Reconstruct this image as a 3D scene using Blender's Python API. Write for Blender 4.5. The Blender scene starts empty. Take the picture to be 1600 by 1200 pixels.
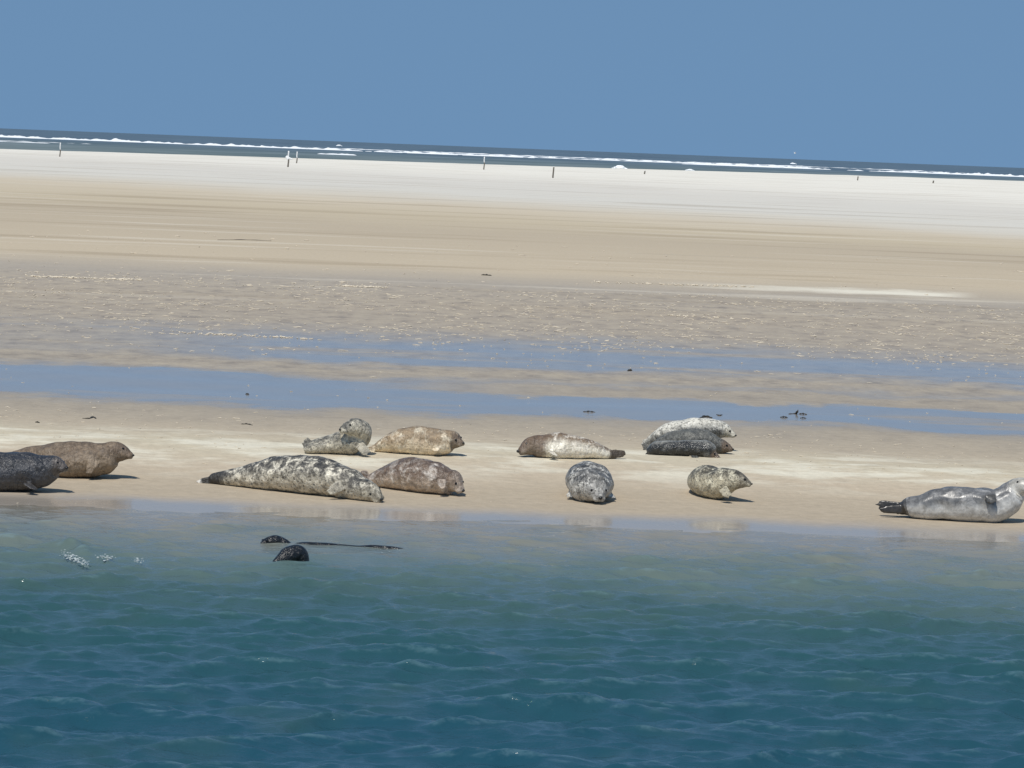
import bpy, bmesh, math, random
import numpy as np
from mathutils import Vector, Matrix, noise as mnoise
rng = np.random.default_rng(11); random.seed(11)
S = bpy.context.scene
COL = S.collection

# ------------------------------------------------------------------ camera
F = 6000.0                       # focal length in photograph pixels (1600 wide)
H = 3.75                         # eye height above the water (deck of a boat)
ROLL = math.atan(62/1600.0)
PITCH = math.atan((600-231)*math.cos(ROLL)/F)
fw = Vector((0, math.cos(PITCH), -math.sin(PITCH)))
r0 = Vector((1, 0, 0)); u0 = Vector((0, math.sin(PITCH), math.cos(PITCH)))
rt = r0*math.cos(ROLL)+u0*math.sin(ROLL); up = u0*math.cos(ROLL)-r0*math.sin(ROLL)
EYE = Vector((0, 0, H))
cam = bpy.data.objects.new('camera', bpy.data.cameras.new('camera')); COL.objects.link(cam)
m = Matrix((rt, up, -fw)).transposed().to_4x4(); m.translation = EYE
cam.matrix_world = m
cam.data.sensor_width = 36; cam.data.lens = F/1600*36
cam.data.clip_start = 0.5; cam.data.clip_end = 90000
S.camera = cam

# ------------------------------------------------------------------ sky, sun, exposure
SUN_EL, SUN_AZ = math.radians(57), math.radians(199)      # azimuth clockwise from +y: behind the camera, to the left
w = bpy.data.worlds.new("World"); S.world = w; w.use_nodes = True
nt = w.node_tree; nt.nodes.clear()
wo = nt.nodes.new('ShaderNodeOutputWorld'); bg = nt.nodes.new('ShaderNodeBackground')
sky = nt.nodes.new('ShaderNodeTexSky'); sky.sky_type = 'NISHITA'; sky.sun_disc = False
sky.sun_elevation = SUN_EL; sky.sun_rotation = SUN_AZ
sky.air_density = 1.0; sky.dust_density = 0.0; sky.ozone_density = 0.9
tc = nt.nodes.new('ShaderNodeTexCoord'); va = nt.nodes.new('ShaderNodeVectorMath'); va.operation = 'ADD'
va.inputs[1].default_value = (0, 0, 0.36)
vn = nt.nodes.new('ShaderNodeVectorMath'); vn.operation = 'NORMALIZE'
vm = nt.nodes.new('ShaderNodeVectorMath'); vm.operation = 'MULTIPLY'; vm.inputs[1].default_value = (1, 1, .25)
nt.links.new(tc.outputs['Generated'], vm.inputs[0]); nt.links.new(vm.outputs[0], va.inputs[0]); nt.links.new(va.outputs[0], vn.inputs[0])
nt.links.new(vn.outputs[0], sky.inputs[0])
bg.inputs[1].default_value = 0.095
tint = nt.nodes.new('ShaderNodeMix'); tint.data_type = 'RGBA'; tint.blend_type = 'MULTIPLY'; tint.inputs[0].default_value = 1
tint.inputs[7].default_value = (.90, 1.04, 1.05, 1)
nt.links.new(sky.outputs[0], tint.inputs[6]); nt.links.new(tint.outputs[2], bg.inputs[0]); nt.links.new(bg.outputs[0], wo.inputs[0])
sd = bpy.data.lights.new('sun', 'SUN'); sd.energy = 3.7; sd.angle = math.radians(0.5); sd.color = (1, .955, .88)
so = bpy.data.objects.new('sun', sd); COL.objects.link(so)
sv = Vector((math.sin(SUN_AZ)*math.cos(SUN_EL), math.cos(SUN_AZ)*math.cos(SUN_EL), math.sin(SUN_EL)))
so.rotation_euler = sv.to_track_quat('Z', 'Y').to_euler(); so.location = (0, -20, 40)
S.view_settings.view_transform = 'Standard'; S.view_settings.look = 'None'
S.view_settings.gamma = 1; S.view_settings.exposure = 0.12
S.render.engine = 'CYCLES'

# ------------------------------------------------------------------ helpers
def lin(r, g, b):
    f = lambda c: c/12.92 if c <= .04045 else ((c+.055)/1.055)**2.4
    return (f(r/255), f(g/255), f(b/255), 1)

def ray(px, py, Y):
    d = fw*F+rt*(px-800)-up*(py-600)
    return EYE+d*(Y/d.y)

def _h(x, y):                                    # smooth cheap noise, vectorised, about -1..1
    return (np.sin(x*1.3+1.7*np.sin(y*.9+.3))+np.sin(y*1.7+1.3*np.sin(x*.7+1.1))+np.sin((x+y)*.83+2))/3

PY = np.array([-400, 10, 30, 34, 36.5, 38.2, 39.2, 40.2, 41.2, 42.1, 43.0, 44.2, 46, 52, 100, 300, 545, 590, 700, 1500, 60000.])
PZ = np.array([-3, -2.5, -.8, -.40, -.10, 0.0, .030, .065, .12, .20, .275, .315, .32, .32, .34, .38, .42, .0, -1.2, -4, -6.])
def terrain(x, y):
    x = np.asarray(x, float); y = np.asarray(y, float)
    wob = .30*_h(x*.35, y*.05)+.10*_h(x*1.3+5, y*.3)
    near = np.clip((60-y)/15, 0, 1)
    y = y-(63+(np.clip(x, -160, 280)+84)*1.71)*np.clip((y-300)/200, 0, 1)      # the far edge of the bank runs away to the right
    z = np.interp(y+wob*near-.05*np.clip(x, -6, 6)*near*0, PY, PZ)
    amp = np.interp(y, [30, 38, 39, 42, 45, 60, 200, 500, 580, 800], [.02, .004, .004, .012, .016, .012, .04, .16, .05, 0])
    fx = np.where(y > 120, .05, 1.0)
    z = z+amp*_h(x*.9*fx+3, y*1.4*fx)
    return z

def at(px, py):                                  # where a photograph pixel meets the sand
    Y = 41.0
    for _ in range(60):
        p = ray(px, py, Y); dz = p.z-float(terrain(p.x, p.y))
        d = fw*F+rt*(px-800)-up*(py-600)
        Y += .6*dz/(-d.z/d.y)
    return ray(px, py, Y)

def mesh(name, v, f, mat=None, smooth=True, parent=None, loc=None):
    me = bpy.data.meshes.new(name)
    if isinstance(v, np.ndarray): v = v.tolist()
    if isinstance(f, np.ndarray): f = f.tolist()
    me.from_pydata(v, [], f); me.update()
    if smooth: me.polygons.foreach_set('use_smooth', [True]*len(me.polygons))
    if mat: me.materials.append(mat)
    o = bpy.data.objects.new(name, me); COL.objects.link(o)
    if loc is not None: o.location = loc
    if parent: o.parent = parent
    return o

def grid_faces(nx, ny):
    i = np.arange(ny-1)[:, None]*nx+np.arange(nx-1)[None, :]
    i = i.ravel()
    return np.stack([i, i+1, i+1+nx, i+nx], 1)

def attr(o, name, vals):
    a = o.data.attributes.new(name, 'FLOAT', 'POINT'); a.data.foreach_set('value', np.asarray(vals, np.float32))

def tag(o, label, cat, group=None, kind=None):
    if label: o['label'] = label
    if cat: o['category'] = cat
    if group: o['group'] = group
    if kind: o['kind'] = kind
    return o

class NT:
    """small node writer"""
    def __init__(s, name):
        s.m = bpy.data.materials.new(name); s.m.use_nodes = True; s.t = s.m.node_tree
        s.b = s.t.nodes['Principled BSDF']; s.pos = s.n('ShaderNodeNewGeometry').outputs['Position']
        s.obj = s.n('ShaderNodeTexCoord').outputs['Object']
    def n(s, t): return s.t.nodes.new(t)
    def put(s, i, v):
        if v is None: return
        if hasattr(v, 'is_output'): s.t.links.new(v, i)
        else: i.default_value = v
    def math(s, op, a, b=0.0, c=None, clamp=False):
        n = s.n('ShaderNodeMath'); n.operation = op; n.use_clamp = clamp
        s.put(n.inputs[0], a); s.put(n.inputs[1], b)
        if c is not None: s.put(n.inputs[2], c)
        return n.outputs[0]
    def sep(s, v):
        n = s.n('ShaderNodeSeparateXYZ'); s.put(n.inputs[0], v); return n.outputs
    def scale(s, v, sc, off=(0, 0, 0)):
        n = s.n('ShaderNodeMapping'); s.put(n.inputs[0], v); n.inputs['Scale'].default_value = sc; n.inputs['Location'].default_value = off
        return n.outputs[0]
    def noise(s, v, sc, det=4, rough=.55, dist=0):
        n = s.n('ShaderNodeTexNoise'); s.put(n.inputs['Vector'], v); n.inputs['Scale'].default_value = sc
        n.inputs['Detail'].default_value = det; n.inputs['Roughness'].default_value = rough; n.inputs['Distortion'].default_value = dist
        return n.outputs[0]
    def vor(s, v, sc, feat='F1'):
        n = s.n('ShaderNodeTexVoronoi'); n.feature = feat; s.put(n.inputs['Vector'], v); n.inputs['Scale'].default_value = sc
        return n.outputs[0]
    def ss(s, v, a, b, lo=0.0, hi=1.0):
        n = s.n('ShaderNodeMapRange'); n.interpolation_type = 'SMOOTHSTEP'; s.put(n.inputs[0], v)
        n.inputs[1].default_value = a; n.inputs[2].default_value = b; n.inputs[3].default_value = lo; n.inputs[4].default_value = hi
        return n.outputs[0]
    def ramp(s, v, stops, interp='LINEAR'):
        n = s.n('ShaderNodeValToRGB'); n.color_ramp.interpolation = interp; e = n.color_ramp.elements
        while len(e) < len(stops): e.new(.5)
        for q, (p, c) in zip(e, stops): q.position = p; q.color = c
        s.put(n.inputs[0], v); return n.outputs[0]
    def mix(s, f, a, b, mode='MIX'):
        n = s.n('ShaderNodeMix'); n.data_type = 'RGBA'; n.blend_type = mode
        s.put(n.inputs[0], f); s.put(n.inputs[6], a); s.put(n.inputs[7], b); return n.outputs[2]
    def attr(s, name):
        n = s.n('ShaderNodeAttribute'); n.attribute_name = name; return n.outputs['Fac']
    def bump(s, h, dist, strength=1.0):
        n = s.n('ShaderNodeBump'); s.put(n.inputs['Height'], h); n.inputs['Distance'].default_value = dist; n.inputs['Strength'].default_value = strength
        s.t.links.new(n.outputs[0], s.b.inputs['Normal'])
    def out(s, color=None, rough=None, spec=None, ior=None):
        s.put(s.b.inputs['Base Color'], color); s.put(s.b.inputs['Roughness'], rough)
        s.put(s.b.inputs['Specular IOR Level'], spec); s.put(s.b.inputs['IOR'], ior); return s.m
G = lambda v: (v, v, v, 1)

# ------------------------------------------------------------------ sand
def sand_material():
    N = NT('sand')
    x, y, z = N.sep(N.pos)
    warp = N.math('SUBTRACT', N.noise(N.scale(N.pos, (.10, .02, 0)), 1.0, 4), .5)
    warp2 = N.math('SUBTRACT', N.noise(N.scale(N.pos, (.6, .35, 0), (7, 3, 0)), 1.0, 5, .6), .5)
    # v runs from 0 at the horizon to about 0.6 at the water's edge: an inverse-distance scale for the tide bands
    v0 = N.math('DIVIDE', 20520/1000, y)
    k = N.math('ADD', N.math('MULTIPLY', warp, .11), N.math('MULTIPLY', warp2, .035))
    xy = N.math('DIVIDE', x, y)
    slant = N.math('MULTIPLY', N.math('MULTIPLY', N.math('ADD', xy, .13), -1.15), N.ss(v0, .17, .10))
    v = N.math('MULTIPLY', v0, N.math('ADD', N.math('ADD', k, slant), 1.0))
    c = lambda r, g, b, kk=.735: tuple(q*kk for q in lin(r, g, b)[:3])+(1,)
    col = N.ramp(v, [(0.00, c(255, 250, 236)), (.034, c(252, 246, 232)), (.048, c(232, 226, 214)), (.066, c(230, 225, 213)), (.082, c(220, 206, 182)), (.10, c(212, 197, 170)), (.125, c(202, 187, 163)),
                     (.19, c(212, 196, 170)), (.215, c(184, 174, 160)), (.25, c(184, 170, 151)), (.33, c(174, 163, 148)), (.42, c(172, 162, 147)),
                     (.455, c(196, 182, 160)), (.472, c(216, 204, 178)), (.487, c(206, 190, 166)), (.505, c(194, 179, 156)), (.57, c(182, 167, 147)), (.60, c(168, 153, 132))])
    # long pale streaks of blown dry sand
    st = N.noise(N.scale(N.pos, (.05, .28, 0), (3, 9, 0)), 1.0, 5, .6)
    far = N.ss(v0, .30, .20)
    col = N.mix(N.math('MULTIPLY', N.ss(st, .55, .68), N.math('MULTIPLY', far, .50)), col, c(236, 226, 206))
    st2 = N.noise(N.scale(N.pos, (.035, .16, 0), (13, 2, 0)), 1.0, 5, .6)
    col = N.mix(N.math('MULTIPLY', N.ss(st2, .52, .66), N.math('MULTIPLY', far, .34)), col, c(150, 132, 108))
    # one bright strip of dry sand on the right, thinning to the left
    s1 = N.math('ABSOLUTE', N.math('SUBTRACT', N.math('ADD', v0, N.math('MULTIPLY', warp2, .008)), .2035))
    sx = N.ss(N.math('DIVIDE', x, y), .028, .10)
    sx2 = N.ss(N.math('DIVIDE', x, y), .122, .108)
    col = N.mix(N.math('MULTIPLY', N.math('MULTIPLY', N.ss(s1, .006, .0015), sx), sx2), col, c(246, 238, 218))
    # mottling of the ripple field
    mo = N.noise(N.scale(N.pos, (2.2, 1.0, 0)), 1.0, 6, .68)
    midb = N.math('MULTIPLY', N.math('MULTIPLY', N.ss(v0, .20, .24), N.ss(v0, .33, .40, 1.0, .3)), N.ss(v0, .50, .46))
    col = N.mix(N.math('MULTIPLY', N.ss(mo, .42, .68), N.math('MULTIPLY', midb, .75)), col, c(200, 187, 164))
    col = N.mix(N.math('MULTIPLY', N.ss(mo, .49, .30), N.math('MULTIPLY', midb, .75)), col, c(138, 130, 122))
    # pale dry crust along the brow of the bank
    br = N.noise(N.scale(N.pos, (.8, 1.6, 0), (1, 4, 0)), 1.0, 6, .62)
    bz = N.math('MULTIPLY', N.ss(v, .450, .470), N.ss(v, .500, .478))
    col = N.mix(N.math('MULTIPLY', bz, N.ss(br, .44, .62)), col, c(236, 228, 206))
    grain = N.noise(N.scale(N.pos, (1, 1, 1)), 9.0, 5, .7)
    col = N.mix(.35, col, N.mix(N.ss(grain, .3, .7), (.78, .78, .78, 1), (1.16, 1.16, 1.16, 1)), 'MULTIPLY')
    # wet films: smooth, darker, mirror the sky
    vw = N.math('MULTIPLY', v0, N.math('ADD', N.math('ADD', N.math('MULTIPLY', warp, .12), N.math('MULTIPLY', warp2, .10)), 1.0))
    wet = N.ramp(vw, [(0, G(0)), (.205, G(0)), (.235, G(.10)), (.285, G(.22)), (.302, G(.70)), (.316, G(.95)), (.340, G(.95)), (.351, G(.12)), (.358, G(.12)), (.367, G(1)),
                      (.414, G(1)), (.424, G(.05)), (.435, G(0)), (.545, G(.0)), (.572, G(.55)), (.60, G(1))])
    pn = N.noise(N.scale(N.pos, (.12, .30, 0), (4, 1, 0)), 1.0, 4, .6)
    wet = N.math('MULTIPLY', wet, N.ss(pn, .30, .50, .45, 1.0), clamp=True)
    wet = N.math('MULTIPLY', wet, N.math('SUBTRACT', 1.0, N.math('MULTIPLY', N.math('MULTIPLY', N.ss(vw, .362, .370), N.ss(vw, .388, .381)), N.math('MULTIPLY', N.ss(xy, -.05, .02), .92))))
    wet = N.math('MULTIPLY', wet, N.math('SUBTRACT', 1.0, N.math('MULTIPLY', N.math('MULTIPLY', N.ss(vw, .30, .31), N.ss(vw, .356, .35)), N.math('MULTIPLY', N.ss(xy, -.05, -.13), .55))))
    low = N.ss(N.math('ADD', z, N.math('MULTIPLY', warp2, .03)), .045, .012)
    wet = N.math('MAXIMUM', wet, low)
    col = N.mix(N.math('MULTIPLY', wet, .50), col, (.30, .285, .27, 1))
    rough = N.math('MULTIPLY_ADD', wet, -.74, .86)
    spec = N.math('MULTIPLY_ADD', wet, .55, .08)
    hgt = N.math('ADD', N.math('MULTIPLY', N.noise(N.scale(N.pos, (1, .6, 1)), 5.0, 5, .6), .7), N.math('MULTIPLY', N.noise(N.scale(N.pos, (.5, 1.6, 0), (2, 0, 0)), 2.4, 4), .8))
    hgt = N.math('MULTIPLY', hgt, N.math('MULTIPLY_ADD', wet, -.96, 1.0))
    N.bump(hgt, .035, .8)
    return N.out(col, rough, spec, 1.33)

def spaced(bounds, steps):
    out = []
    for (a, b), s in zip(bounds, steps):
        n = max(1, int(round((b-a)/s))); out += list(np.linspace(a, b, n, endpoint=False))
    return np.array(out+[bounds[-1][1]])

ys = spaced([(-300, 20), (20, 36), (36, 48), (48, 64), (64, 110), (110, 300), (300, 560), (560, 1300), (1300, 2000), (2000, 60000)], [40, 1, .07, .16, .6, 4, 6, 8, 100, 6000])
xs = np.concatenate([-np.geomspace(20000, 16, 36), spaced([(-13, -8), (-8, 8), (8, 13)], [.4, .09, .4]), np.geomspace(14, 20000, 40)])
X, Y = np.meshgrid(xs, ys)
Z = terrain(X, Y)
sand = mesh('sand', np.stack([X.ravel(), Y.ravel(), Z.ravel()], 1), grid_faces(len(xs), len(ys)), sand_material())
tag(sand, 'broad tidal sandbank, damp and tan near the water and white and dry towards the surf', 'sand', kind='structure')

# ------------------------------------------------------------------ near water
def waves(X, Y):
    r = np.random.default_rng(5)
    dz = np.zeros(X.shape, np.float32); dx = dz.copy(); dy = dz.copy()
    X = X.astype(np.float32); Y = Y.astype(np.float32)
    for i in range(120):
        lam = float(np.exp(r.uniform(math.log(.13), math.log(1.25)))); k = 2*math.pi/lam
        th = math.radians(90+r.normal(10, 28)); a = .0060*lam**.98*r.uniform(.6, 1.4)
        ph = (k*(math.cos(th)*X+math.sin(th)*Y)+r.uniform(0, 6.28)).astype(np.float32)
        dz += a*np.sin(ph); q = .68*a*np.cos(ph); dx += q*math.cos(th); dy += q*math.sin(th)
    pk = np.clip(dz, 0, .10)
    return dx, dy, dz*.92+2.5*pk*pk
def wake(X, Y, cx, cy, L, a):
    d = X-cx
    s = np.clip(d/.25, 0, 1)*np.clip((L-d)/(L*.6), 0, 1)
    yc = cy+.03*np.sin(d*3)
    return a*s*(np.exp(-((Y-yc)/.07)**2)-.6*np.exp(-((Y-yc+.2)/.10)**2)+.4*np.exp(-((Y-yc+.42)/.08)**2))
HEADS = [(ray(455, 884, 33.75), 1), (ray(427, 853, 35.3), 0)]
ysw = spaced([(-300, 10), (10, 20.5), (20.5, 30), (30, 39.6)], [20, .5, .024, .026])
xsw = np.concatenate([-np.geomspace(20000, 9, 30), spaced([(-8.4, -5.8), (-5.8, 5.8), (5.8, 8.4)], [.12, .026, .12]), np.geomspace(9, 20000, 30)])
X, Y = np.meshgrid(xsw, ysw)
dx, dy, dz = waves(X, Y)
damp = np.interp(Y+.35*_h(X*.5, Y*.5), [-50, 12, 18, 27, 33, 35.2, 37, 38.0, 39], [0, 0, 1.0, .96, .84, .74, .58, .30, 0])
damp = damp*np.interp(np.abs(X), [10, 14], [1, 0])
damp = damp*(1-.72*np.exp(-((X+1.55)/1.0)**4)*np.exp(-((Y-34.9)/1.5)**4))   # smoother water round the swimmers
W = dz*damp
sa, sb = ray(92, 873, 34.6), ray(142, 893, 34.0)      # a little wave tumbling over at the left
tt = np.clip((X-sa.x)/(sb.x-sa.x), 0, 1); sy = sa.y+(sb.y-sa.y)*tt
W = W+.06*np.exp(-((X-(sa.x+sb.x)/2)/.28)**2)*np.exp(-((Y-sy)/.16)**2)
for (p, big) in HEADS: W = W+wake(X, Y, p.x, p.y-.03, 1.2, .006)
def water_material():
    N = NT('shallow_water')
    x, y, z = N.sep(N.pos)
    n1 = N.noise(N.scale(N.pos, (.5, .35, 0)), 1.0, 4, .6)
    ye = N.math('ADD', y, N.math('MULTIPLY', N.math('SUBTRACT', n1, .5), 5.0))
    col = N.ramp(N.ss(ye, 22, 38.6), [(0, (.013, .060, .088, 1)), (.40, (.022, .072, .082, 1)), (.62, (.044, .090, .088, 1)), (.80, (.092, .135, .124, 1)), (.92, (.150, .170, .148, 1)), (1, (.24, .218, .178, 1))])
    # drifting silt, olive in places
    s = N.ss(N.noise(N.scale(N.pos, (.8, .5, 0), (4, 8, 0)), 1.0, 3), .54, .72)
    col = N.mix(N.math('MULTIPLY', s, .30), col, (.045, .088, .070, 1))
    cr = N.math('MULTIPLY', N.attr('crest'), N.ss(N.noise(N.scale(N.pos, (1, 1.6, 1), (2, 5, 0)), 5.0, 6, .7), .42, .66))
    col = N.mix(N.math('MULTIPLY', cr, .18), col, (.24, .38, .44, 1))  # pale blue on sharp crests: thin foam, plus highlights painted into the colour
    h = N.math('ADD', N.noise(N.scale(N.pos, (1, 1.5, 1)), 9.0, 5, .6), N.math('MULTIPLY', N.noise(N.scale(N.pos, (1, 1.6, 1)), 30.0, 3), .25))
    hh = N.math('MULTIPLY', h, N.ss(y, 38.4, 35, .5, 1.1))
    N.bump(hh, .018, .7)
    return N.out(col, .09, .5, 1.33)
water = mesh('water', np.stack([(X+dx*damp).ravel(), (Y+dy*damp).ravel(), W.ravel()], 1), grid_faces(len(xsw), len(ysw)), water_material())
gy = np.gradient(W, axis=0)/np.maximum(np.gradient(Y, axis=0), 1e-6); lap = -np.gradient(gy, axis=0)/np.maximum(np.gradient(Y, axis=0), 1e-6)
attr(water, 'crest', (np.clip((W-.012)/.030, 0, 1)*np.clip((lap-.6)/2.0, 0, 1)).ravel())
tag(water, 'choppy teal channel water turning sandy in the shallows', 'water', kind='structure')

# ------------------------------------------------------------------ far sea and surf
def sea_material():
    N = NT('far_sea')
    n = N.noise(N.scale(N.pos, (.012, .004, 0)), 1.0, 5, .7)
    n2 = N.noise(N.scale(N.pos, (.03, .006, 0), (5, 0, 0)), 1.0, 4, .7)
    y = N.sep(N.pos)[1]
    near = N.ss(y, 1700, 700)
    col = N.mix(near, (.070, .105, .140, 1), (.100, .135, .135, 1))
    col = N.mix(N.ss(n, .35, .68), col, N.mix(near, (.11, .16, .205, 1), (.18, .215, .215, 1)))
    col = N.mix(N.math('MULTIPLY', N.ss(n2, .66, .74), .35), col, (.5, .53, .52, 1))
    return N.out(col, .55, .12, 1.33)
ysf = np.concatenate([np.linspace(556, 900, 20), np.geomspace(950, 45000, 40)]); xsf = np.concatenate([-np.geomspace(20000, 20, 20), np.geomspace(20, 20000, 20)])
X, Y = np.meshgrid(xsf, ysf)
sea = mesh('sea', np.stack([X.ravel(), Y.ravel(), np.full(X.size, .02)], 1), grid_faces(len(xsf), len(ysf)), sea_material())
tag(sea, 'grey green open sea beyond the sandbank', 'sea', kind='structure')

def foam_material():
    N = NT('foam')
    n = N.noise(N.obj, 2.0, 4)
    return N.out(N.mix(n, (.74, .77, .78, 1), (.88, .89, .88, 1)), .8, .1)
FOAM = foam_material()
def surf():
    V = []; Fc = []
    def roll(x0, x1, y0, y1, h0, step, gap, seed, skew=1.0):
        r = np.random.default_rng(seed)
        n = int((x1-x0)/step); t = np.linspace(0, 1, n); x = x0+(x1-x0)*t
        y = y0+(y1-y0)*t+22*_h(x*.012+seed, 0*x)+8*_h(x*.05, 0*x+seed)
        hh = h0*np.clip(.80+.38*_h(x*.03+seed, 0*x+2)+.28*_h(x*.11, 0*x+seed)+.30*_h(x*.4, 0*x+seed*2)+.34*_h(x*1.1, 0*x+seed*3)-gap*np.clip(_h(x*.02+9, 0*x+seed), 0, 1), 0, 2)*.64
        hh *= np.clip(np.minimum(t, 1-t)*14, 0, 1)
        b = len(V)
        for i in range(n):
            for (dy, f) in ((-7, 0), (-4.5, .55), (-2.2, .92), (0, 1), (3, .7), (7, 0)):
                V.append((x[i], y[i]+dy*(.4+hh[i]), .0 if f == 0 else f*hh[i]*(1+.18*r.normal())))
        for i in range(n-1):
            if max(hh[i], hh[i+1]) < .12*h0: continue
            for j in range(5):
                a = b+i*6+j; Fc.append((a, a+6, a+7, a+1))
    roll(-330, 10, 1580, 1560, 1.25, .9, .25, 3)
    roll(-60, 130, 1600, 1640, 1.0, .9, .35, 8)
    roll(60, 330, 1500, 1560, 1.25, .9, .4, 4)
    roll(180, 380, 1250, 1300, .6, 1.6, 1.0, 14)
    roll(-160, -128, 1150, 1160, .40, .8, .8, 6)
    roll(-56, -45, 1050, 1052, .45, .5, .5, 21)
    roll(-160, -130, 1050, 1050, .40, 1.2, .5, 22)
    roll(-250, 240, 1900, 1950, .5, 2.0, 1.4, 24)
    o = mesh('surf', V, Fc, FOAM)
    tag(o, 'white breakers rolling in along the far edge of the sandbank', 'surf', kind='stuff')
surf()
def whitecap(px, py, Y, wpx, hpx, label, seed):
    p = ray(px, py, Y); s = Y/F; r = np.random.default_rng(seed); bm = bmesh.new()
    for i in range(14):
        t = r.uniform(-1, 1); rad = hpx*s*.5*(1-.7*abs(t))*r.uniform(.6, 1.1)
        mt = Matrix.Translation((t*wpx*s*.5, r.uniform(-.5, .5)*hpx*s, rad*.55)) @ Matrix.Diagonal((1.9*rad, 1.5*rad, rad, 1))
        bmesh.ops.create_icosphere(bm, subdivisions=2, radius=1, matrix=mt)
    for v in bm.verts: v.co += Vector((r.normal(), r.normal(), r.normal()))*hpx*s*.04
    me = bpy.data.meshes.new('whitecap'); bm.to_mesh(me); bm.free(); me.materials.append(FOAM)
    o = bpy.data.objects.new('whitecap', me); COL.objects.link(o); o.location = (p.x, p.y, .02)
    tag(o, label, 'wave foam', 'white caps breaking beyond the dry sand')
whitecap(968, 264, 830, 22, 8, 'tallest heap of white foam behind the dry sand, right of the bare post', 1)
whitecap(1078, 268, 900, 16, 3.5, 'low smear of white foam right of the tallest foam heap', 2)
whitecap(1240, 247, 2600, 9, 4, 'small white crest out at sea directly below the flying white bird', 3)
whitecap(530, 222, 2900, 9, 3, 'faint white crest far out at sea above the pair of posts', 4)

# splash of foam on the near water at the left
def splash():
    V = []; bm = bmesh.new(); r = np.random.default_rng(3)
    def streak(a, b, w, n):
        for i in range(n):
            t = r.uniform(0, 1); px = a[0]+(b[0]-a[0])*t+r.normal()*w*.3; py = a[1]+(b[1]-a[1])*t+r.normal()*w*.22
            Yd = H*F/(py-(200+.03875*px)); p = ray(px, py, Yd); rad = r.uniform(.0015, .0055)*(.5+math.sin(t*3.1))
            bmesh.ops.create_icosphere(bm, subdivisions=1, radius=1, matrix=Matrix.Translation((p.x, p.y, .020+.035*r.random())) @ Matrix.Diagonal((rad*2.6, rad*2.5, rad*.6, 1)))
    streak((97, 871), (138, 891), 9, 130); streak((150, 878), (180, 880), 6, 36); streak((206, 884), (224, 885), 5, 20)
    me = bpy.data.meshes.new('foam_splash'); bm.to_mesh(me); bm.free(); me.materials.append(FOAM)
    me.polygons.foreach_set('use_smooth', [True]*len(me.polygons))
    o = bpy.data.objects.new('foam_splash', me); me.materials.clear(); N = NT('thin_foam'); me.materials.append(N.out(N.mix(N.noise(N.pos, 30, 3), (.30, .36, .36, 1), (.62, .66, .65, 1)), .6, .2)); COL.objects.link(o)
    tag(o, 'small white splash of foam on the shallow water left of the swimming seals', 'foam', kind='stuff')
splash()

# ------------------------------------------------------------------ lugworm casts and shell grit on the sand
def casts():
    N = NT('cast_sand'); n = N.noise(N.pos, 3.0, 3)
    mat = N.out(N.mix(n, (.50, .42, .31, 1), (.78, .70, .56, 1)), .85, .1)
    V = []; Fc = []; r = np.random.default_rng(9)
    def one(x, y, L, rad):
        z = float(terrain(x, y)); a = r.uniform(0, 6.28); p = np.array([x, y, z+rad*.5]); b = len(V); n = int(r.integers(4, 8))
        for i in range(n):
            t = i/(n-1); rr = rad*(math.sin(math.pi*min(max(t, .08), .92))**.5)
            dvec = np.array([math.cos(a), math.sin(a)]); nrm = np.array([-dvec[1], dvec[0], 0])
            for q in range(5):
                A = q*2*math.pi/5; V.append(tuple(p+nrm*rr*math.cos(A)+np.array([0, 0, rr*math.sin(A)])))
            p = p+np.array([dvec[0], dvec[1], 0])*L/n; p[2] = z+rad*(.5+1.6*math.sin(math.pi*t)*r.uniform(0, 1)); a += r.normal()*.9
        for i in range(n-1):
            for q in range(5):
                c = b+i*5+q; d = b+i*5+(q+1) % 5; Fc.append((c, d, d+5, c+5))
    zones = [(218, 312, 3100, 1.0), (312, 338, 160, .9), (338, 430, 70, .8), (430, 478, 420, .9), (478, 500, 60, .8), (500, 572, 110, .5), (150, 215, 160, 1.0)]
    for v0, v1, n, sc in zones:
        k = 0
        while k < n:
            v = r.uniform(v0, v1); y = 20520/v; x = r.uniform(-.15, .15)*y
            if mnoise.noise(Vector((x*.35, y*.22, 1.3))) < r.uniform(-.55, .35): k += .25; continue
            px_m = y/F; big = r.random()**3
            one(x, y, px_m*(5+15*big)*sc*(1.5 if r.random() < .1 else 1), px_m*r.uniform(.35, .72)*sc*(1+.2*big)); k += 1
    # wrack lines of pale grit
    for (xa, ya, xb, yb, n) in ((40, 432, 222, 438, 130), (530, 447, 602, 450, 60), (280, 520, 490, 530, 60), (1040, 493, 1180, 500, 30), (930, 441, 1180, 449, 60)):
        for i in range(n):
            t = r.uniform(0, 1); p = at(xa+(xb-xa)*t, ya+(yb-ya)*t+r.normal()*.5)
            one(p.x, p.y, p.y/F*r.uniform(5, 14), p.y/F*.85)
    o = mesh('worm_casts', V, Fc, mat)
    tag(o, 'pale coiled worm casts and shell grit strewn over the damp sand flat', 'worm casts', kind='stuff')
casts()

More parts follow.
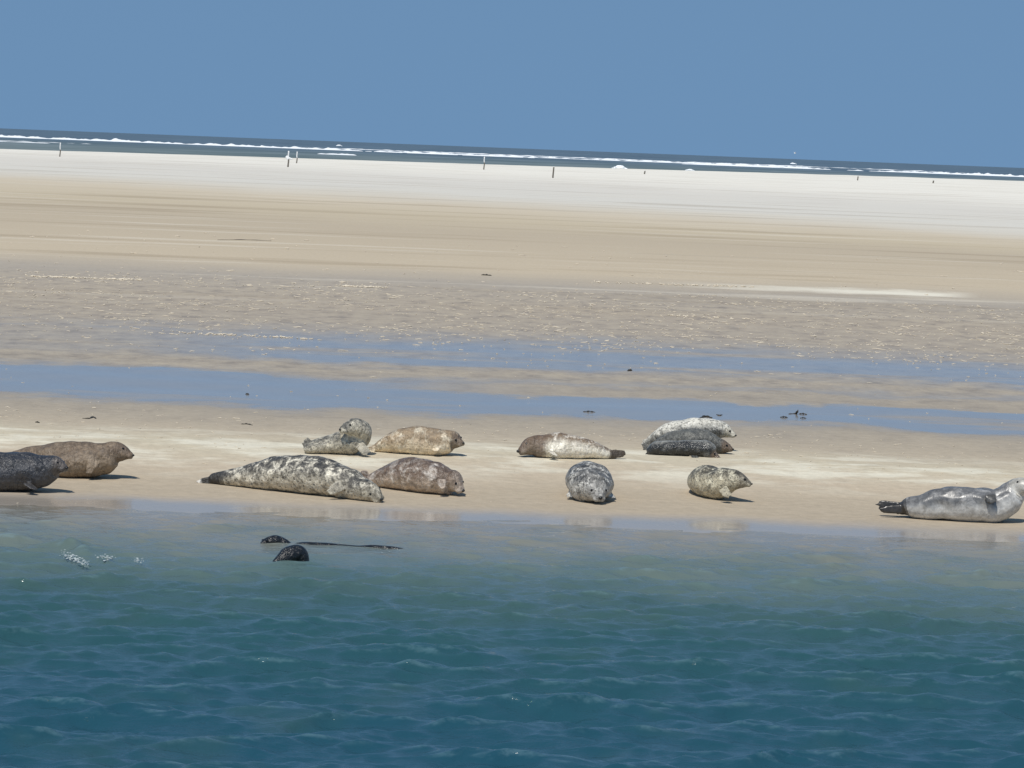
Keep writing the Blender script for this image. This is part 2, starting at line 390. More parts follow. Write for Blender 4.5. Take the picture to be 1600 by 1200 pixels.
# ------------------------------------------------------------------ seals
def fur(name, back, belly, dark=(.03, .028, .025), pale=(.6, .55, .45), spots=.5, blot=.4, scale=1.0, bias=0.0, rough=.5, head=None, headmix=0.0, tail=None, seed=0.0, relief=.018, ridge=.5, limb=None, tip=None, head0=.76):
    N = NT(name)
    d = N.attr('dorsal'); u = N.attr('along')
    P = N.scale(N.obj, (1, 1, 1), (seed*3.1, seed*1.7, seed*.9))
    big = N.noise(P, 3.2*scale, 4, .6, .4)
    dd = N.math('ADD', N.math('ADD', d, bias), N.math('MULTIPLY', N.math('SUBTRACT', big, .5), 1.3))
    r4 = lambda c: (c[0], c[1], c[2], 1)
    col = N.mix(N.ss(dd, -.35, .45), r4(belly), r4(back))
    fine = N.noise(P, 26*scale, 5, .7, .5)
    # pale blotches, then dark spots and rings
    b1 = N.noise(N.scale(P, (1, 1, 1), (5, 2, 1)), 9*scale, 8, .74, .5)
    col = N.mix(N.math('MULTIPLY', N.ss(b1, .46, .66), blot), col, r4(pale))
    vr = N.vor(N.scale(P, (1, 1, 1), (1, 1, 2)), 24*scale)
    vv = N.math('ADD', vr, N.math('MULTIPLY', N.math('SUBTRACT', fine, .5), .8))
    col = N.mix(N.math('MULTIPLY', N.ss(vv, .34, .20), N.math('MULTIPLY', N.ss(d, -1.0, .3, .35, 1.0), spots)), col, r4(dark))
    b2 = N.noise(N.scale(P, (1, 1, 1), (9, 4, 3)), 12*scale, 8, .76, .5)
    col = N.mix(N.math('MULTIPLY', N.ss(b2, .49, .61), spots), col, r4(dark))
    col = N.mix(N.math('MULTIPLY', N.ss(dd, .75, 1.15), ridge), col, r4(dark))
    if head: col = N.mix(N.math('MULTIPLY', N.ss(N.math('ADD', u, N.math('MULTIPLY', N.math('SUBTRACT', big, .5), .25)), head0, head0+.10), headmix), col, r4(head))
    if tail: col = N.mix(N.ss(u, .10, .04), col, r4(tail))
    lb = limb or tuple(q*.45+p*.35 for p, q in zip(back, belly))
    col = N.mix(N.math('MULTIPLY', N.attr('limb'), .85 if limb else .5), col, r4(lb))
    if tip: col = N.mix(N.ss(N.attr('reach'), tip[0], tip[0]+.05), col, r4(tip[1]))
    col = N.mix(.62, col, N.mix(N.ss(fine, .25, .75), (.45, .45, .45, 1), (1.5, 1.5, 1.5, 1)), 'MULTIPLY')
    N.bump(N.math('ADD', fine, N.math('ADD', N.math('MULTIPLY', N.noise(P, 7, 3), 1.5), N.math('MULTIPLY', N.noise(N.scale(P, (2.2, 1, .8)), 13, 3, .5, .6), 1.2))), relief, .9)
    return N.out(col, N.ss(fine, .2, .8, rough-.22, rough+.06), .6)

def simple(name, c, rough, spec=.5):
    N = NT(name); n = N.noise(N.obj, 60, 3)
    return N.out(N.mix(n, (c[0]*.7, c[1]*.7, c[2]*.7, 1), (c[0]*1.3, c[1]*1.3, c[2]*1.3, 1)), rough, spec)
EYE_M = simple('seal_eye', (.006, .005, .005), .06); NOSE_M = simple('seal_nose', (.012, .011, .010), .35); CLAW = None

def catmull(P, n):
    P = np.array(P, float); Q = np.vstack([2*P[0]-P[1], P, 2*P[-1]-P[-2]]); out = []
    m = len(P)-1
    for i in range(n):
        t = i/(n-1)*m; k = min(int(t), m-1); t -= k
        a, b, c, d = Q[k:k+4]
        out.append(.5*((2*b)+(-a+c)*t+(2*a-5*b+4*c-d)*t*t+(-a+3*b-3*c+d)*t**3))
    return np.array(out)

def loft(V, Fc, C, R, side, upv, wf=1.0, seg=28):
    b = len(V); n = len(C)
    for i in range(n):
        for q in range(seg):
            A = q*2*math.pi/seg; V.append(tuple(C[i]+side[i]*R[i]*wf*math.cos(A)+upv[i]*R[i]*math.sin(A)))
    for i in range(n-1):
        for q in range(seg):
            c = b+i*seg+q; d = b+i*seg+(q+1) % seg; Fc.append((c, d, d+seg, c+seg))
    Fc.append(tuple(b+q for q in range(seg))[::-1]); Fc.append(tuple(b+(n-1)*seg+q for q in range(seg)))

def frames(C):
    T = np.gradient(C, axis=0); T /= np.linalg.norm(T, axis=1)[:, None]+1e-9
    Z = np.array([0, 0, 1.0]); side = np.cross(T, Z); ln = np.linalg.norm(side, axis=1)[:, None]; side = side/(ln+1e-6)
    upv = np.cross(side, T); return T, side, upv

def capsule(V, Fc, a, b, ra, rb, nrm, flat=.5, seg=10):
    a = np.array(a); b = np.array(b); L = np.linalg.norm(b-a)+1e-6; t = (b-a)/L
    nrm = np.array(nrm, float); nrm = nrm-t*np.dot(nrm, t); nrm /= np.linalg.norm(nrm)+1e-6; sd = np.cross(t, nrm)
    C = []; R = []
    for i in range(9):
        q = i/8; C.append(a+t*L*q); e = min(q*5, 1, (1-q)*5)
        R.append((ra+(rb-ra)*q)*(.35+.65*math.sqrt(max(e, 0))))
    n = len(C)
    V0 = len(V)
    for i in range(n):
        for k in range(seg):
            A = k*2*math.pi/seg; V.append(tuple(C[i]+sd*R[i]*math.cos(A)+nrm*R[i]*flat*math.sin(A)))
    for i in range(n-1):
        for k in range(seg):
            c = V0+i*seg+k; d = V0+i*seg+(k+1) % seg; Fc.append((c, d, d+seg, c+seg))
    Fc.append(tuple(V0+k for k in range(seg))[::-1]); Fc.append(tuple(V0+(n-1)*seg+k for k in range(seg)))

def seal(label, Y0, spine, mat, flippers=(), roll=0.0, wf=1.06, group='seals hauled out on the sandbank', vox=.010, swim=False, eyes=True, head_t=.90, eye_ang=52, sink=.012, pads=True):
    """spine: tail to nose, (px, py or None to rest on the sand, radius px, extra depth m)"""
    C = []; R = []
    for (px, py, rp, dy) in spine:
        Yd = Y0+dy; r = rp*Yd/F
        if py is None:
            p = ray(px, 760, Yd); p.z = float(terrain(p.x, p.y))+r*.93
        else: p = ray(px, py, Yd)
        C.append(tuple(p)+(r,))
    D = catmull(C, 70); C = D[:, :3]; R = np.maximum(D[:, 3], .012)
    T, side, upv = frames(C)
    base = Vector((float(C[:, 0].mean()), float(C[:, 1].mean()), 0.0)); base.z = 0.0 if swim else float(terrain(base.x, base.y))
    B = np.array(base)
    V = []; Fc = []
    # rounded ends
    e0 = [(C[0]-T[0]*R[0]*s, R[0]*math.sqrt(max(1-s*s, .02))) for s in (.9, .6, .3)]
    e1 = [(C[-1]+T[-1]*R[-1]*s*.9, R[-1]*math.sqrt(max(1-s*s, .02))) for s in (.3, .6, .9)]
    CC = np.array([e[0] for e in e0]+list(C)+[e[0] for e in e1]); RR = np.array([e[1] for e in e0]+list(R)+[e[1] for e in e1])
    SS = np.vstack([np.repeat(side[:1], 3, 0), side, np.repeat(side[-1:], 3, 0)]); UU = np.vstack([np.repeat(upv[:1], 3, 0), upv, np.repeat(upv[-1:], 3, 0)])
    loft(V, Fc, CC, RR, SS, UU, wf)
    cr, sr = math.cos(math.radians(roll)), math.sin(math.radians(roll))
    dors = upv*cr+side*sr; lat = side*cr-upv*sr
    hi = int(head_t*69); nose = C[-1]+T[-1]*R[-1]*.9
    if pads:                                          # whisker pads
        for sg in (-1, 1):
            c = C[-2]+lat[-2]*sg*R[-2]*.55-dors[-2]*R[-2]*.25; capsule(V, Fc, c-T[-2]*R[-2]*.4, c+T[-1]*R[-1]*.95, R[-2]*.72, R[-2]*.62, dors[-2], .9)
    for fl in flippers:
        (ax, ay, ady), (bx, by, bdy), wr, wt, nd, nrm = fl   # root and tip pixels, widths in px, digits, flat normal
        a = np.array(ray(ax, ay, Y0+ady)); b = np.array(ray(bx, by, Y0+bdy)); s = (Y0+ady)/F
        t = (b-a)/np.linalg.norm(b-a); wv = np.cross(t, np.array(nrm, float)); wv /= np.linalg.norm(wv)+1e-6
        for k in range(nd):
            q = 0 if nd == 1 else k/(nd-1)*2-1
            ln = 1-.22*abs(q)*(1 if k % 2 else .55)
            capsule(V, Fc, a+wv*q*wr*s*.5, a+(b-a)*ln+wv*q*wt*s*.5, max(.026, wr*s/nd*1.05), max(.015, wt*s/nd*.75), nrm, .55)
    V = (np.array(V)-B).tolist()
    tmp = mesh('seal_raw', V, Fc, None)
    md = tmp.modifiers.new('r', 'REMESH'); md.mode = 'VOXEL'; md.voxel_size = vox
    sm = tmp.modifiers.new('s', 'SMOOTH'); sm.iterations = 3; sm.factor = .5
    dg = bpy.context.evaluated_depsgraph_get(); me = bpy.data.meshes.new_from_object(tmp.evaluated_get(dg))
    bpy.data.objects.remove(tmp)
    me.name = 'seal'; o = bpy.data.objects.new('seal', me); COL.objects.link(o); o.location = base
    n = len(me.vertices); co = np.empty(n*3, np.float32); me.vertices.foreach_get('co', co); co = co.reshape(-1, 3).astype(float)+B
    # folds and lumps of blubber
    nz = .014*_h(co[:, 0]*9, co[:, 2]*11+co[:, 1]*7)+.009*_h(co[:, 0]*23+2, co[:, 1]*19+co[:, 2]*21)
    dist = ((co[:, None, :]-C[None, ::2, :])**2).sum(2); idx = dist.argmin(1)*2
    vec = co-C[idx]; rad = np.linalg.norm(vec, axis=1)+1e-6; dorl = (vec*lat[idx]).sum(1)/rad
    u = idx/69.0; crease = np.clip(1-np.abs(u-.775)/.085, 0, 1)*np.abs(np.sin(u*69*.95+dorl*1.2))**6*(.35+.65*(_h(co[:, 0]*5, co[:, 2]*9+3) > -.2))
    nz = nz-.016*crease*np.clip(R[idx]/.12, .3, 1.2)
    co += vec/rad[:, None]*(nz*np.clip(R[idx]/.18, .15, 1))[:, None]
    dor = (vec*dors[idx]).sum(1)/rad
    if not swim:                                     # the belly spreads where it rests on the sand
        tz = terrain(co[:, 0], co[:, 1]); under = co[:, 2] < tz-sink
        co[under, 2] = (tz-sink)[under]
    me.vertices.foreach_set('co', (co-B).astype(np.float32).ravel()); me.update()
    attr(o, 'dorsal', dor); attr(o, 'along', idx/69.0); attr(o, 'limb', np.clip((rad/R[idx]-1.16)/.22, 0, 1)*(idx > 3)); attr(o, 'reach', np.where(idx <= 3, rad, 0))
    me.polygons.foreach_set('use_smooth', [True]*len(me.polygons)); me.materials.clear(); me.materials.append(mat)
    tag(o, label, 'seal', group)
    if eyes:
        er = max(.014, R[hi]*.15)
        for sg in (-1, 1):
            a = math.radians(eye_ang)*sg; p = C[hi]+(dors[hi]*math.cos(a)+lat[hi]*math.sin(a)*wf)*R[hi]*.93
            ball('eye', p-B, (er, er, er), EYE_M, o)
        ball('nose', nose-B-T[-1]*.004+dors[-1]*R[-1]*.25, (R[-1]*.42, R[-1]*.42, R[-1]*.34), NOSE_M, o)
    return o

def ball(name, p, r, mat, parent):
    bm = bmesh.new(); bmesh.ops.create_icosphere(bm, subdivisions=2, radius=1, matrix=Matrix.Diagonal((*r, 1)))
    me = bpy.data.meshes.new(name); bm.to_mesh(me); bm.free(); me.polygons.foreach_set('use_smooth', [True]*len(me.polygons)); me.materials.append(mat)
    o = bpy.data.objects.new(name, me); COL.objects.link(o); o.parent = parent; o.location = Vector([float(q) for q in p]); return o

Yof = lambda px, py: at(px, py).y
UPV = (0, 0, 1); CAMV = (0, -1, .1)

# dark seal cut by the left edge
Y = Yof(40, 768)
seal('dark slate seal cut by the left edge, lying in front of the brown seal', Y,
     [(-150, None, 9, .25), (-115, None, 18, .2), (-70, None, 27, .1), (-20, None, 31.5, .0), (25, None, 32, 0), (55, 737, 29, 0), (74, 732, 23, 0), (85, 728, 17.5, -.02), (93, 729, 12.5, -.04), (99, 731, 7, -.06)],
     fur('slate_fur', (.040, .041, .046), (.085, .078, .072), (.018, .018, .02), (.16, .14, .12), .35, .25, 1.0, .5, .42, head=(.13, .105, .085), headmix=.6, seed=1),
     [((40, 755, -.22), (58, 766, -.30), 10, 12, 4, UPV), ((-160, 748, .25), (-195, 742, .3), 10, 20, 5, CAMV)])
# brown seal behind it
Y = Yof(130, 746)
seal('plain brown seal with raised head, lying behind the dark slate seal', Y,
     [(-10, None, 9, .25), (25, None, 17, .2), (60, None, 24, .1), (95, None, 28, 0), (125, None, 28.5, 0), (150, 719, 27, 0), (168, 713, 23, 0), (181, 707.5, 17.5, 0), (193, 708.5, 12.5, -.02), (203, 711.5, 6, -.04)],
     fur('brown_fur', (.150, .105, .066), (.27, .205, .14), (.07, .05, .032), (.36, .28, .19), .35, .35, 1.0, 0, .6, head=(.115, .080, .052), headmix=.55, seed=2),
     [((148, 722, -.2), (135, 742, -.24), 11, 9, 4, CAMV), ((-20, 735, .25), (-50, 730, .3), 9, 18, 5, CAMV)], roll=-10)
# big mottled seal
Y = Yof(450, 770)
seal('largest seal, black and cream mottled, with a white tail tip', Y,
     [(335, None, 8.5, .52), (362, None, 13.5, .44), (395, None, 20, .32), (430, None, 26.5, .2), (470, None, 30.5, .05), (510, None, 29.5, -.10), (542, None, 25, -.24), (562, None, 19.5, -.34), (576, None, 17, -.41), (586, None, 12, -.46), (592, None, 7.5, -.49)],
     fur('mottled_fur', (.055, .050, .042), (.60, .54, .42), (.03, .026, .02), (.86, .79, .63), .70, 1.0, 1.0, -.52, .5, head=(.40, .35, .25), headmix=.35, tail=(.03, .027, .022), seed=3, tip=(.13, (.82, .78, .70))),
     [((536, 757, -.42), (508, 771, -.46), 13, 10, 4, CAMV), ((338, 751, .5), (304, 754, .55), 9, 8, 4, CAMV)], roll=28)
# pinkish brown seal
Y = Yof(650, 768)
seal('pinkish brown seal with a pale chest, lying nose down right of the largest seal', Y,
     [(572, None, 7, .34), (586, None, 12, .28), (605, None, 19, .2), (630, None, 25, .1), (655, None, 27, .0), (678, None, 26, -.08), (696, None, 22, -.14), (707, 753, 18, -.17), (714, 759, 12.5, -.20), (719, 764, 7, -.22)],
     fur('rosy_fur', (.165, .112, .075), (.54, .43, .33), (.055, .038, .03), (.82, .75, .66), .35, .75, .75, .05, .5, head=(.50, .41, .32), headmix=.35, seed=4),
     [((690, 748, -.33), (690, 766, -.38), 10, 8, 4, CAMV), ((575, 742, .3), (560, 741, .36), 7, 9, 4, CAMV)], roll=6)
# seal twisting its head up, behind
Y = Yof(520, 709)
seal('grizzled grey seal rearing its head up and looking round, behind the largest seal', Y,
     [(480, None, 9, -.05), (492, None, 12, -.03), (508, None, 14.5, 0), (528, None, 18, 0), (546, 690, 21, 0), (559, 682, 20.5, .0), (562, 672, 18, -.05), (554, 667.5, 15, -.12), (544, 669, 10.5, -.18), (536, 671.5, 6, -.22)],
     fur('grizzled_fur', (.15, .14, .115), (.46, .42, .33), (.03, .027, .022), (.70, .64, .50), .62, .9, 1.3, -.15, .55, seed=5),
     [((562, 695, -.13), (576, 712, -.18), 9, 10, 4, CAMV), ((483, 696, -.05), (474, 686, -.05), 9, 12, 5, CAMV)])
# tan seal behind
Y = Yof(650, 709)
seal('sandy tan seal with a cream flank and darker head, right of the rearing grey seal', Y,
     [(582, None, 5.5, .05), (596, None, 11, .04), (614, None, 17.5, .02), (636, None, 21.5, 0), (660, None, 22.5, 0), (682, None, 21.5, -.02), (698, 690, 19, -.03), (708, 689, 15.5, -.04), (715, 691, 10.5, -.06), (720, 692.5, 5.5, -.08)],
     fur('tan_fur', (.29, .21, .125), (.76, .63, .44), (.12, .085, .055), (.85, .76, .58), .3, .85, .8, -.1, .6, head=(.105, .072, .048), headmix=.85, seed=6),
     [((683, 698, -.15), (679, 706, -.2), 8, 8, 4, UPV), ((586, 703, .0), (572, 704, .0), 6, 10, 4, CAMV)], roll=12)
# brown and cream seal facing left
Y = Yof(890, 716)
seal('seal facing left with a brown front half and a cream hind half', Y,
     [(957, None, 5.5, .12), (944, None, 9, .1), (926, None, 13.5, .06), (905, None, 17.5, .02), (884, None, 19.5, 0), (864, None, 20, -.01), (846, None, 18, -.02), (833, 697, 16, -.03), (824, 700, 12.5, -.05), (816, 704, 7.5, -.07)],
     fur('two_tone_fur', (.17, .115, .068), (.86, .80, .66), (.085, .06, .04), (.88, .82, .70), .25, .9, .9, -.25, .55, head=(.125, .080, .048), headmix=.92, tail=(.06, .045, .03), seed=7, head0=.60),
     [((858, 704, -.2), (872, 714, -.26), 9, 7, 4, UPV), ((955, 709, .1), (980, 709, .12), 7, 8, 4, CAMV)], roll=10)
# three seals lying together
Y = Yof(1075, 712)
seal('white backed seal with a spotted face, at the back of the huddle of three', Y+.75,
     [(1012, 692, 6, .05), (1024, 686, 11, .03), (1042, 680, 18, 0), (1065, 676, 21, 0), (1088, 673, 20.5, 0), (1106, 670.5, 17, 0), (1120, 670.5, 14.5, -.02), (1131, 673, 11.5, -.04), (1140, 677, 7.5, -.06), (1146, 680, 4.5, -.08)],
     fur('white_backed_fur', (.62, .59, .50), (.11, .11, .10), (.06, .055, .045), (.84, .80, .70), .60, .7, 1.2, -.36, .5, head=(.50, .45, .34), headmix=.55, seed=8, ridge=0),
     [((1020, 690, 0), (1001, 697, 0), 8, 13, 4, CAMV)])
seal('dark grey seal with a brown head, in the middle of the huddle of three', Y+.38,
     [(1018, None, 6, .1), (1030, None, 11, .06), (1046, None, 16, .02), (1066, None, 19, 0), (1086, None, 19.5, 0), (1103, None, 17.5, 0), (1118, 696, 14.5, -.02), (1128, 698, 11.5, -.04), (1136, 700, 8, -.06), (1142, 702, 4.5, -.08)],
     fur('ash_fur', (.10, .10, .088), (.05, .05, .045), (.02, .02, .018), (.40, .38, .32), .5, .4, 1.3, -.3, .55, head=(.125, .085, .052), headmix=.9, seed=9),
     [((1100, 712, -.15), (1112, 716, -.2), 7, 7, 4, UPV), ((1020, 704, .1), (1003, 700, .12), 6, 11, 4, CAMV)])
seal('wet dark seal with a brown muzzle, at the front of the huddle of three', Y-.02,
     [(1014, None, 7, .0), (1022, None, 10.5, .0), (1036, None, 12, 0), (1054, None, 12.5, 0), (1074, None, 13, 0), (1090, None, 13.5, 0), (1102, None, 13, -.02), (1110, 711, 10.5, -.03), (1116, 713, 7.5, -.04), (1120, 715, 5, -.05)],
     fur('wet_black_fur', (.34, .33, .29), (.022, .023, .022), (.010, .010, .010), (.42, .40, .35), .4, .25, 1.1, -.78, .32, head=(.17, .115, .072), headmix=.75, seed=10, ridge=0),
     [((1084, 712, -.12), (1090, 719, -.2), 7, 7, 4, UPV), ((1016, 713, .0), (1006, 715, .02), 6, 9, 4, CAMV)])
# seal end-on to the camera
Y = Yof(924, 783)
seal('roundish grey spotted seal lying end on, facing the water', Y,
     [(914, None, 9, .95), (914, None, 14, .80), (915, None, 21, .60), (917, None, 26.5, .40), (920, None, 29.5, .20), (923, 759, 29, .04), (927, 762, 25, -.07), (931, 767, 19.5, -.15), (934, 772, 13.5, -.21), (936, 776, 8, -.25)],
     fur('spotted_grey_fur', (.13, .125, .115), (.50, .47, .41), (.03, .028, .025), (.80, .77, .69), .85, 1.0, 1.1, -.10, .5, head=(.40, .38, .34), headmix=.4, seed=11),
     [((898, 765, .15), (886, 779, .0), 11, 10, 4, UPV), ((944, 765, .12), (960, 781, -.05), 11, 10, 4, UPV), ((914, 745, 1.0), (908, 740, 1.2), 9, 14, 4, UPV)], wf=1.24, head_t=.90)
# mottled seal right of it
Y = Yof(1120, 780)
seal('olive brown mottled seal pointing right, between the end on seal and the silver one', Y,
     [(1088, None, 9, .62), (1090, None, 15, .5), (1097, None, 22, .32), (1107, None, 25.5, .16), (1119, None, 25, .04), (1132, 753, 22, -.06), (1144, 750.5, 17.5, -.12), (1154, 751, 14, -.15), (1163, 753.5, 9.5, -.17), (1170, 756, 5, -.18)],
     fur('olive_fur', (.085, .073, .050), (.54, .48, .34), (.03, .026, .018), (.76, .70, .52), .66, .95, 1.3, -.3, .55, head=(.16, .135, .10), headmix=.5, seed=12, tip=(.08, (.86, .83, .74))),
     [((1128, 762, -.25), (1141, 779, -.32), 10, 9, 4, CAMV), ((1088, 774, .55), (1083, 752, .45), 7, 9, 4, CAMV)])
# light grey seal on the right
Y = Yof(1490, 813)
right = seal('sleek silver grey seal with raised dark hind flippers, cut by the right edge', Y,
     [(1410, 794, 10, .08), (1422, 791, 16, .06), (1442, None, 20.5, .04), (1470, None, 25.5, .02), (1500, None, 28, .0), (1530, None, 28, 0), (1556, None, 26.5, 0), (1572, 782, 24.5, 0), (1583, 771, 21, 0), (1591, 763, 16.5, -.02), (1599, 760, 13, -.07), (1607, 762, 8, -.12)],
     fur('silver_fur', (.12, .118, .115), (.52, .51, .48), (.09, .085, .08), (.80, .78, .74), .06, .25, .7, -.12, .42, head=(.66, .62, .52), headmix=.45, tail=(.035, .03, .024), seed=13, relief=.0025, limb=(.045, .042, .036), ridge=.9),
     [((1546, 772, -.20), (1551, 789, -.27), 12, 12, 4, CAMV), ((1412, 793, .08), (1367, 788, .1), 10, 11, 5, CAMV), ((1412, 796, .02), (1372, 796, .0), 9, 7, 4, CAMV)], roll=4)
# swimming heads
DARKW = fur('soaked_fur', (.010, .010, .010), (.018, .017, .016), (.006, .006, .006), (.03, .028, .025), .3, .2, 1.0, .3, .30, seed=14)
WL = lambda px, Yd: 200+.03875*px+H*F/Yd            # waterline row at a given distance
def swimmer(label, Yd, back, head):
    sp = [(px, WL(px, Yd)+r-e-2.0, r, 0) for (px, r, e) in back]+head
    seal(label, Yd, sp, DARKW, group='seals swimming in the shallows', swim=True, head_t=.90, vox=.009, wf=1.0)
swimmer('nearer wet black seal head standing blunt and tall out of the water', 33.75, [(628, 6, -6), (600, 7, -5), (566, 8, -5), (535, 9, -5), (508, 11, -4), (490, 14, -9)],
        [(477, 898, 13.5, .02), (471, 884, 13.5, 0), (468.5, 870, 14, 0), (463, 863.5, 13.5, -.03), (452, 867, 13.5, -.08), (442, 874, 11, -.12), (432, 880, 7.5, -.15)])
swimmer('farther wet black seal head low in the water, behind the nearer one', 35.55, [(628, 6, -.6), (608, 7, 1.9), (580, 8, 1.9), (552, 8, .3), (515, 8, 2.4), (488, 9, 3.0), (468, 10, 2), (454, 11, 0)],
        [(443, 851, 10.5, 0), (435, 846.5, 10, 0), (427, 845, 9.5, -.03), (419, 847, 8, -.06), (413, 849, 6, -.09), (409, 850.5, 3.8, -.11)])


# ------------------------------------------------------------------ posts along the upper beach
def post_material():
    N = NT('weathered_post'); n = N.noise(N.scale(N.obj, (8, 8, 1)), 3.0, 4)
    return N.out(N.mix(n, (.09, .08, .065, 1), (.19, .17, .14, 1)), .85, .2)
def paint_material():
    N = NT('white_paint'); n = N.noise(N.obj, 6.0, 4)
    return N.out(N.mix(n, (.62, .63, .62, 1), (.82, .82, .80, 1)), .6, .3)
PM, WM = post_material(), paint_material()
def tube(name, a, b, ra, rb, mat, parent, seg=10):
    V = []; Fc = []; n = 8
    a = np.array(a, float); b = np.array(b, float)
    t = (b-a)/np.linalg.norm(b-a); nr = np.cross(t, (0, 1, 0)); nr /= np.linalg.norm(nr); bi = np.cross(t, nr)
    for i in range(n):
        q = i/(n-1); c = a+(b-a)*q+nr*.02*math.sin(q*5)
        r = (ra+(rb-ra)*q)
        for k in range(seg):
            A = 2*math.pi*k/seg; V.append(tuple(c+r*(nr*math.cos(A)+bi*math.sin(A))))
    for i in range(n-1):
        for k in range(seg):
            c = i*seg+k; d = i*seg+(k+1) % seg; Fc.append((c, d, d+seg, c+seg))
    Fc.append(tuple(range(seg))[::-1]); Fc.append(tuple((n-1)*seg+k for k in range(seg)))
    return mesh(name, V, Fc, mat, True, parent)
def beach_post(px, ybase, ytop, split, wpx, label, board=False):
    Yd = Yof(px, ybase); p = ray(px, ybase, Yd); s = Yd/F
    o = bpy.data.objects.new('beach_post', None); COL.objects.link(o); o.location = (p.x, p.y, float(terrain(p.x, p.y)))
    h = (ybase-ytop)*s; hs = (ybase-split)*s; r = wpx*s*.5
    tube('pole', (0, 0, -.4), (.03, 0, hs), r, r*.85, PM, o)
    if ytop < split: tube('pale_top', (.03, 0, hs), (.0, 0, h), r*.85, r*.9, WM, o)
    if board:
        bm = bmesh.new()
        # wind-blown white cloth wrapped at mid height
        for i in range(10):
            q = i/9; bmesh.ops.create_icosphere(bm, subdivisions=2, radius=1, matrix=Matrix.Translation(((q-.35)*.62, -.10+.04*math.sin(i*2), hs*1.06+.30*(1-q)*abs(math.sin(i*1.3+.6)))) @ Matrix.Diagonal((.13, .05, .16*(1.1-q*.6), 1)))
        me = bpy.data.meshes.new('cloth'); bm.to_mesh(me); bm.free(); me.materials.append(WM); me.polygons.foreach_set('use_smooth', [True]*len(me.polygons))
        c = bpy.data.objects.new('cloth', me); COL.objects.link(c); c.parent = o
    tag(o, label, 'post', 'posts standing on the dry sand')
beach_post(93.5, 245, 223, 234, 2.0, 'slim post with a pale top, leftmost on the dry sand')
beach_post(450, 261, 236, 249, 2.6, 'dark post with a white bundle at its top, on the dry sand', True)
beach_post(463.5, 255, 237, 247, 2.0, 'short pale topped post just right of the one with the white bundle')
beach_post(756, 265, 245, 254, 2.0, 'slim pale topped post near the middle of the dry sand')
beach_post(864, 278, 260, 261, 2.6, 'bare dark post on the dry sand, left of the tallest foam heap')
beach_post(1007, 272, 266.5, 267, 2.4, 'stubby dark stump right of the tallest foam heap')
beach_post(1340, 282, 275, 275.5, 2.0, 'thin dark stump farthest right but one on the dry sand')
beach_post(1458, 286, 281.5, 282, 2.6, 'tiny dark stump farthest right on the dry sand')

# white bird low over the sea
def bird():
    Yd = 900; p = ray(1242, 239.5, Yd)
    V = []; Fc = []
    C = catmull([(-.26, 0, 0), (-.12, 0, 0), (.05, 0, .01), (.18, 0, .02), (.27, 0, .02)], 14); R = np.interp(np.linspace(0, 1, 14), [0, .3, .6, .8, .9, 1], [.03, .08, .10, .06, .05, .012])
    T, sd_, uv = frames(C); loft(V, Fc, C, R, sd_, uv, 1.0, 10)
    body = mesh('gull', V, Fc, WM, loc=p); body.rotation_euler.z = math.radians(25)
    for sg in (-1, 1):
        V = []; Fc = []
        for i in range(7):
            q = i/6; yy = sg*(.05+.58*q); zz = .05+.24*math.sin(q*1.9); c = .16*(1-q)**.6+.015; xo = .05-.18*q*q
            V += [(xo+c*.5, yy, zz), (xo, yy, zz+.012), (xo-c*.6, yy, zz-.004), (xo, yy, zz-.010)]
        for i in range(6):
            for k in range(4): a = i*4+k; b = i*4+(k+1) % 4; Fc.append((a, b, b+4, a+4))
        mesh('wing', V, Fc, WM, parent=body)
    tag(body, 'small white bird flying low over the far sea', 'bird')
bird()

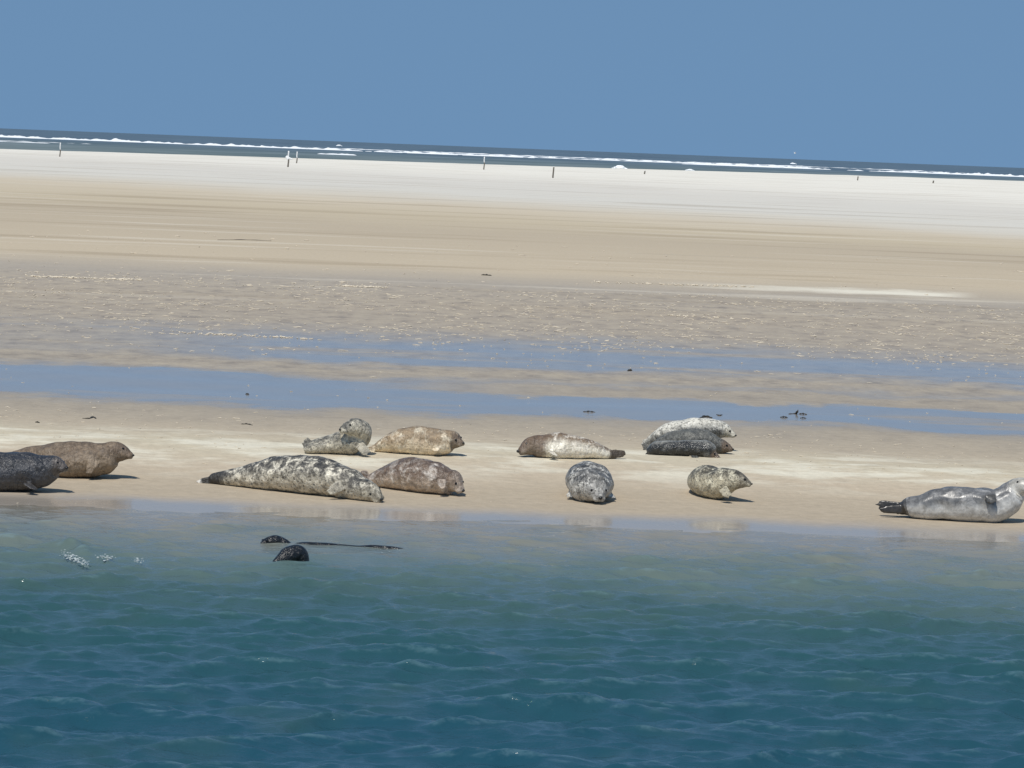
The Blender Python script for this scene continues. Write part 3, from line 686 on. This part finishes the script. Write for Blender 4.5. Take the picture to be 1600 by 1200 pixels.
# ------------------------------------------------------------------ dark scraps on the flat
def weed_material():
    N = NT('dried_weed'); n = N.noise(N.obj, 14.0, 4)
    return N.out(N.mix(n, (.018, .015, .010, 1), (.05, .042, .03, 1)), .6, .4)
WEED = weed_material()
def scrap(pts, label, r=1.1):
    """a strand of weed through photograph pixels; third value lifts it off the sand (px)"""
    p0 = at(pts[0][0], pts[0][1]); s = p0.y/F; C = []
    for (px, py, lift) in pts:
        p = ray(px, py, p0.y); g = at(px, py+lift) if lift == 0 else None
        C.append(tuple(g+Vector((0, 0, r*s*.35))) if g else (p.x, p0.y, p.z))
    C = catmull(C, 26) if len(C) > 2 else catmull([C[0], tuple((np.array(C[0])+np.array(C[1]))/2+np.array((0, 0, .008))), C[1]], 20)
    n = len(C); t = np.linspace(0, 1, n)
    R = r*s*(.35+.65*np.sin(math.pi*np.clip(t, .04, .96)))*(1+.35*np.sin(t*19+pts[0][0]))
    T, sd_, uv = frames(C); B = C[0].copy(); V = []; Fc = []
    loft(V, Fc, C-B, R, sd_*1.6, uv, 1.0, 8)
    o = mesh('seaweed', V, Fc, WEED, loc=B)
    # a few frayed fronds of the same plant
    tag(o, label, 'seaweed', 'scraps of seaweed on the sand flat')
scrap([(752, 430, 0), (760, 430.4, 0), (768, 431, 0)], 'dark scrap of seaweed beside a white streak on the upper sand flat', 1.5)
scrap([(129, 654, 0), (139, 654.3, 0), (146, 652, 0), (150, 654.5, 0)], 'dark strand of seaweed on the sand above the brown seal', 1.3)
scrap([(1233, 647, 0), (1243, 646.5, 0), (1245.5, 643.5, 1), (1247, 640.5, 1)], 'dark stalk sticking up beside the blue puddle, right of the huddle of three seals', 1.2)
scrap([(1219, 652.3, 0), (1231, 652.8, 0)], 'flat dark strand just left below the upright stalk', 1.1)
scrap([(1248, 647, 0), (1261, 648, 0)], 'broken dark bits right beside the upright stalk', 1.0)
scrap([(1250, 653.5, 0), (1260, 654, 0)], 'faint brown strand right below the upright stalk', .8)
scrap([(377, 663, 0), (386, 663, 0), (394, 664.5, 0)], 'small dark lump of seaweed above the tail of the largest seal', 1.2)
scrap([(911, 643.5, 0), (930, 644.2, 0)], 'thin dark strand at the edge of the puddle above the brown and cream seal', .9)
scrap([(981, 580, 0), (987, 579, 0)], 'dark dot of seaweed lying in the upper blue puddle', 1.4)
scrap([(1120, 648, 0), (1124, 649.4, 0), (1128, 648.4, 0)], 'small curled scrap right above the spotted face of the white backed seal', 1.0)
scrap([(1094, 653.5, 0), (1102, 651, 0), (1112, 653, 0)], 'dark clump of seaweed right behind the white backed seal', 1.6)
scrap([(340, 375, 0), (385, 375, 0), (424, 376.5, 0)], 'long thin dark line of weed on the upper left tan sand', .6)
scrap([(55, 660, 0), (62, 661, 0)], 'tiny dark scrap of seaweed farthest left on the sand', .9)
scrap([(384, 616, 0), (389, 616.6, 0)], 'tiny dark speck of seaweed at the near edge of the wide blue puddle', .9)
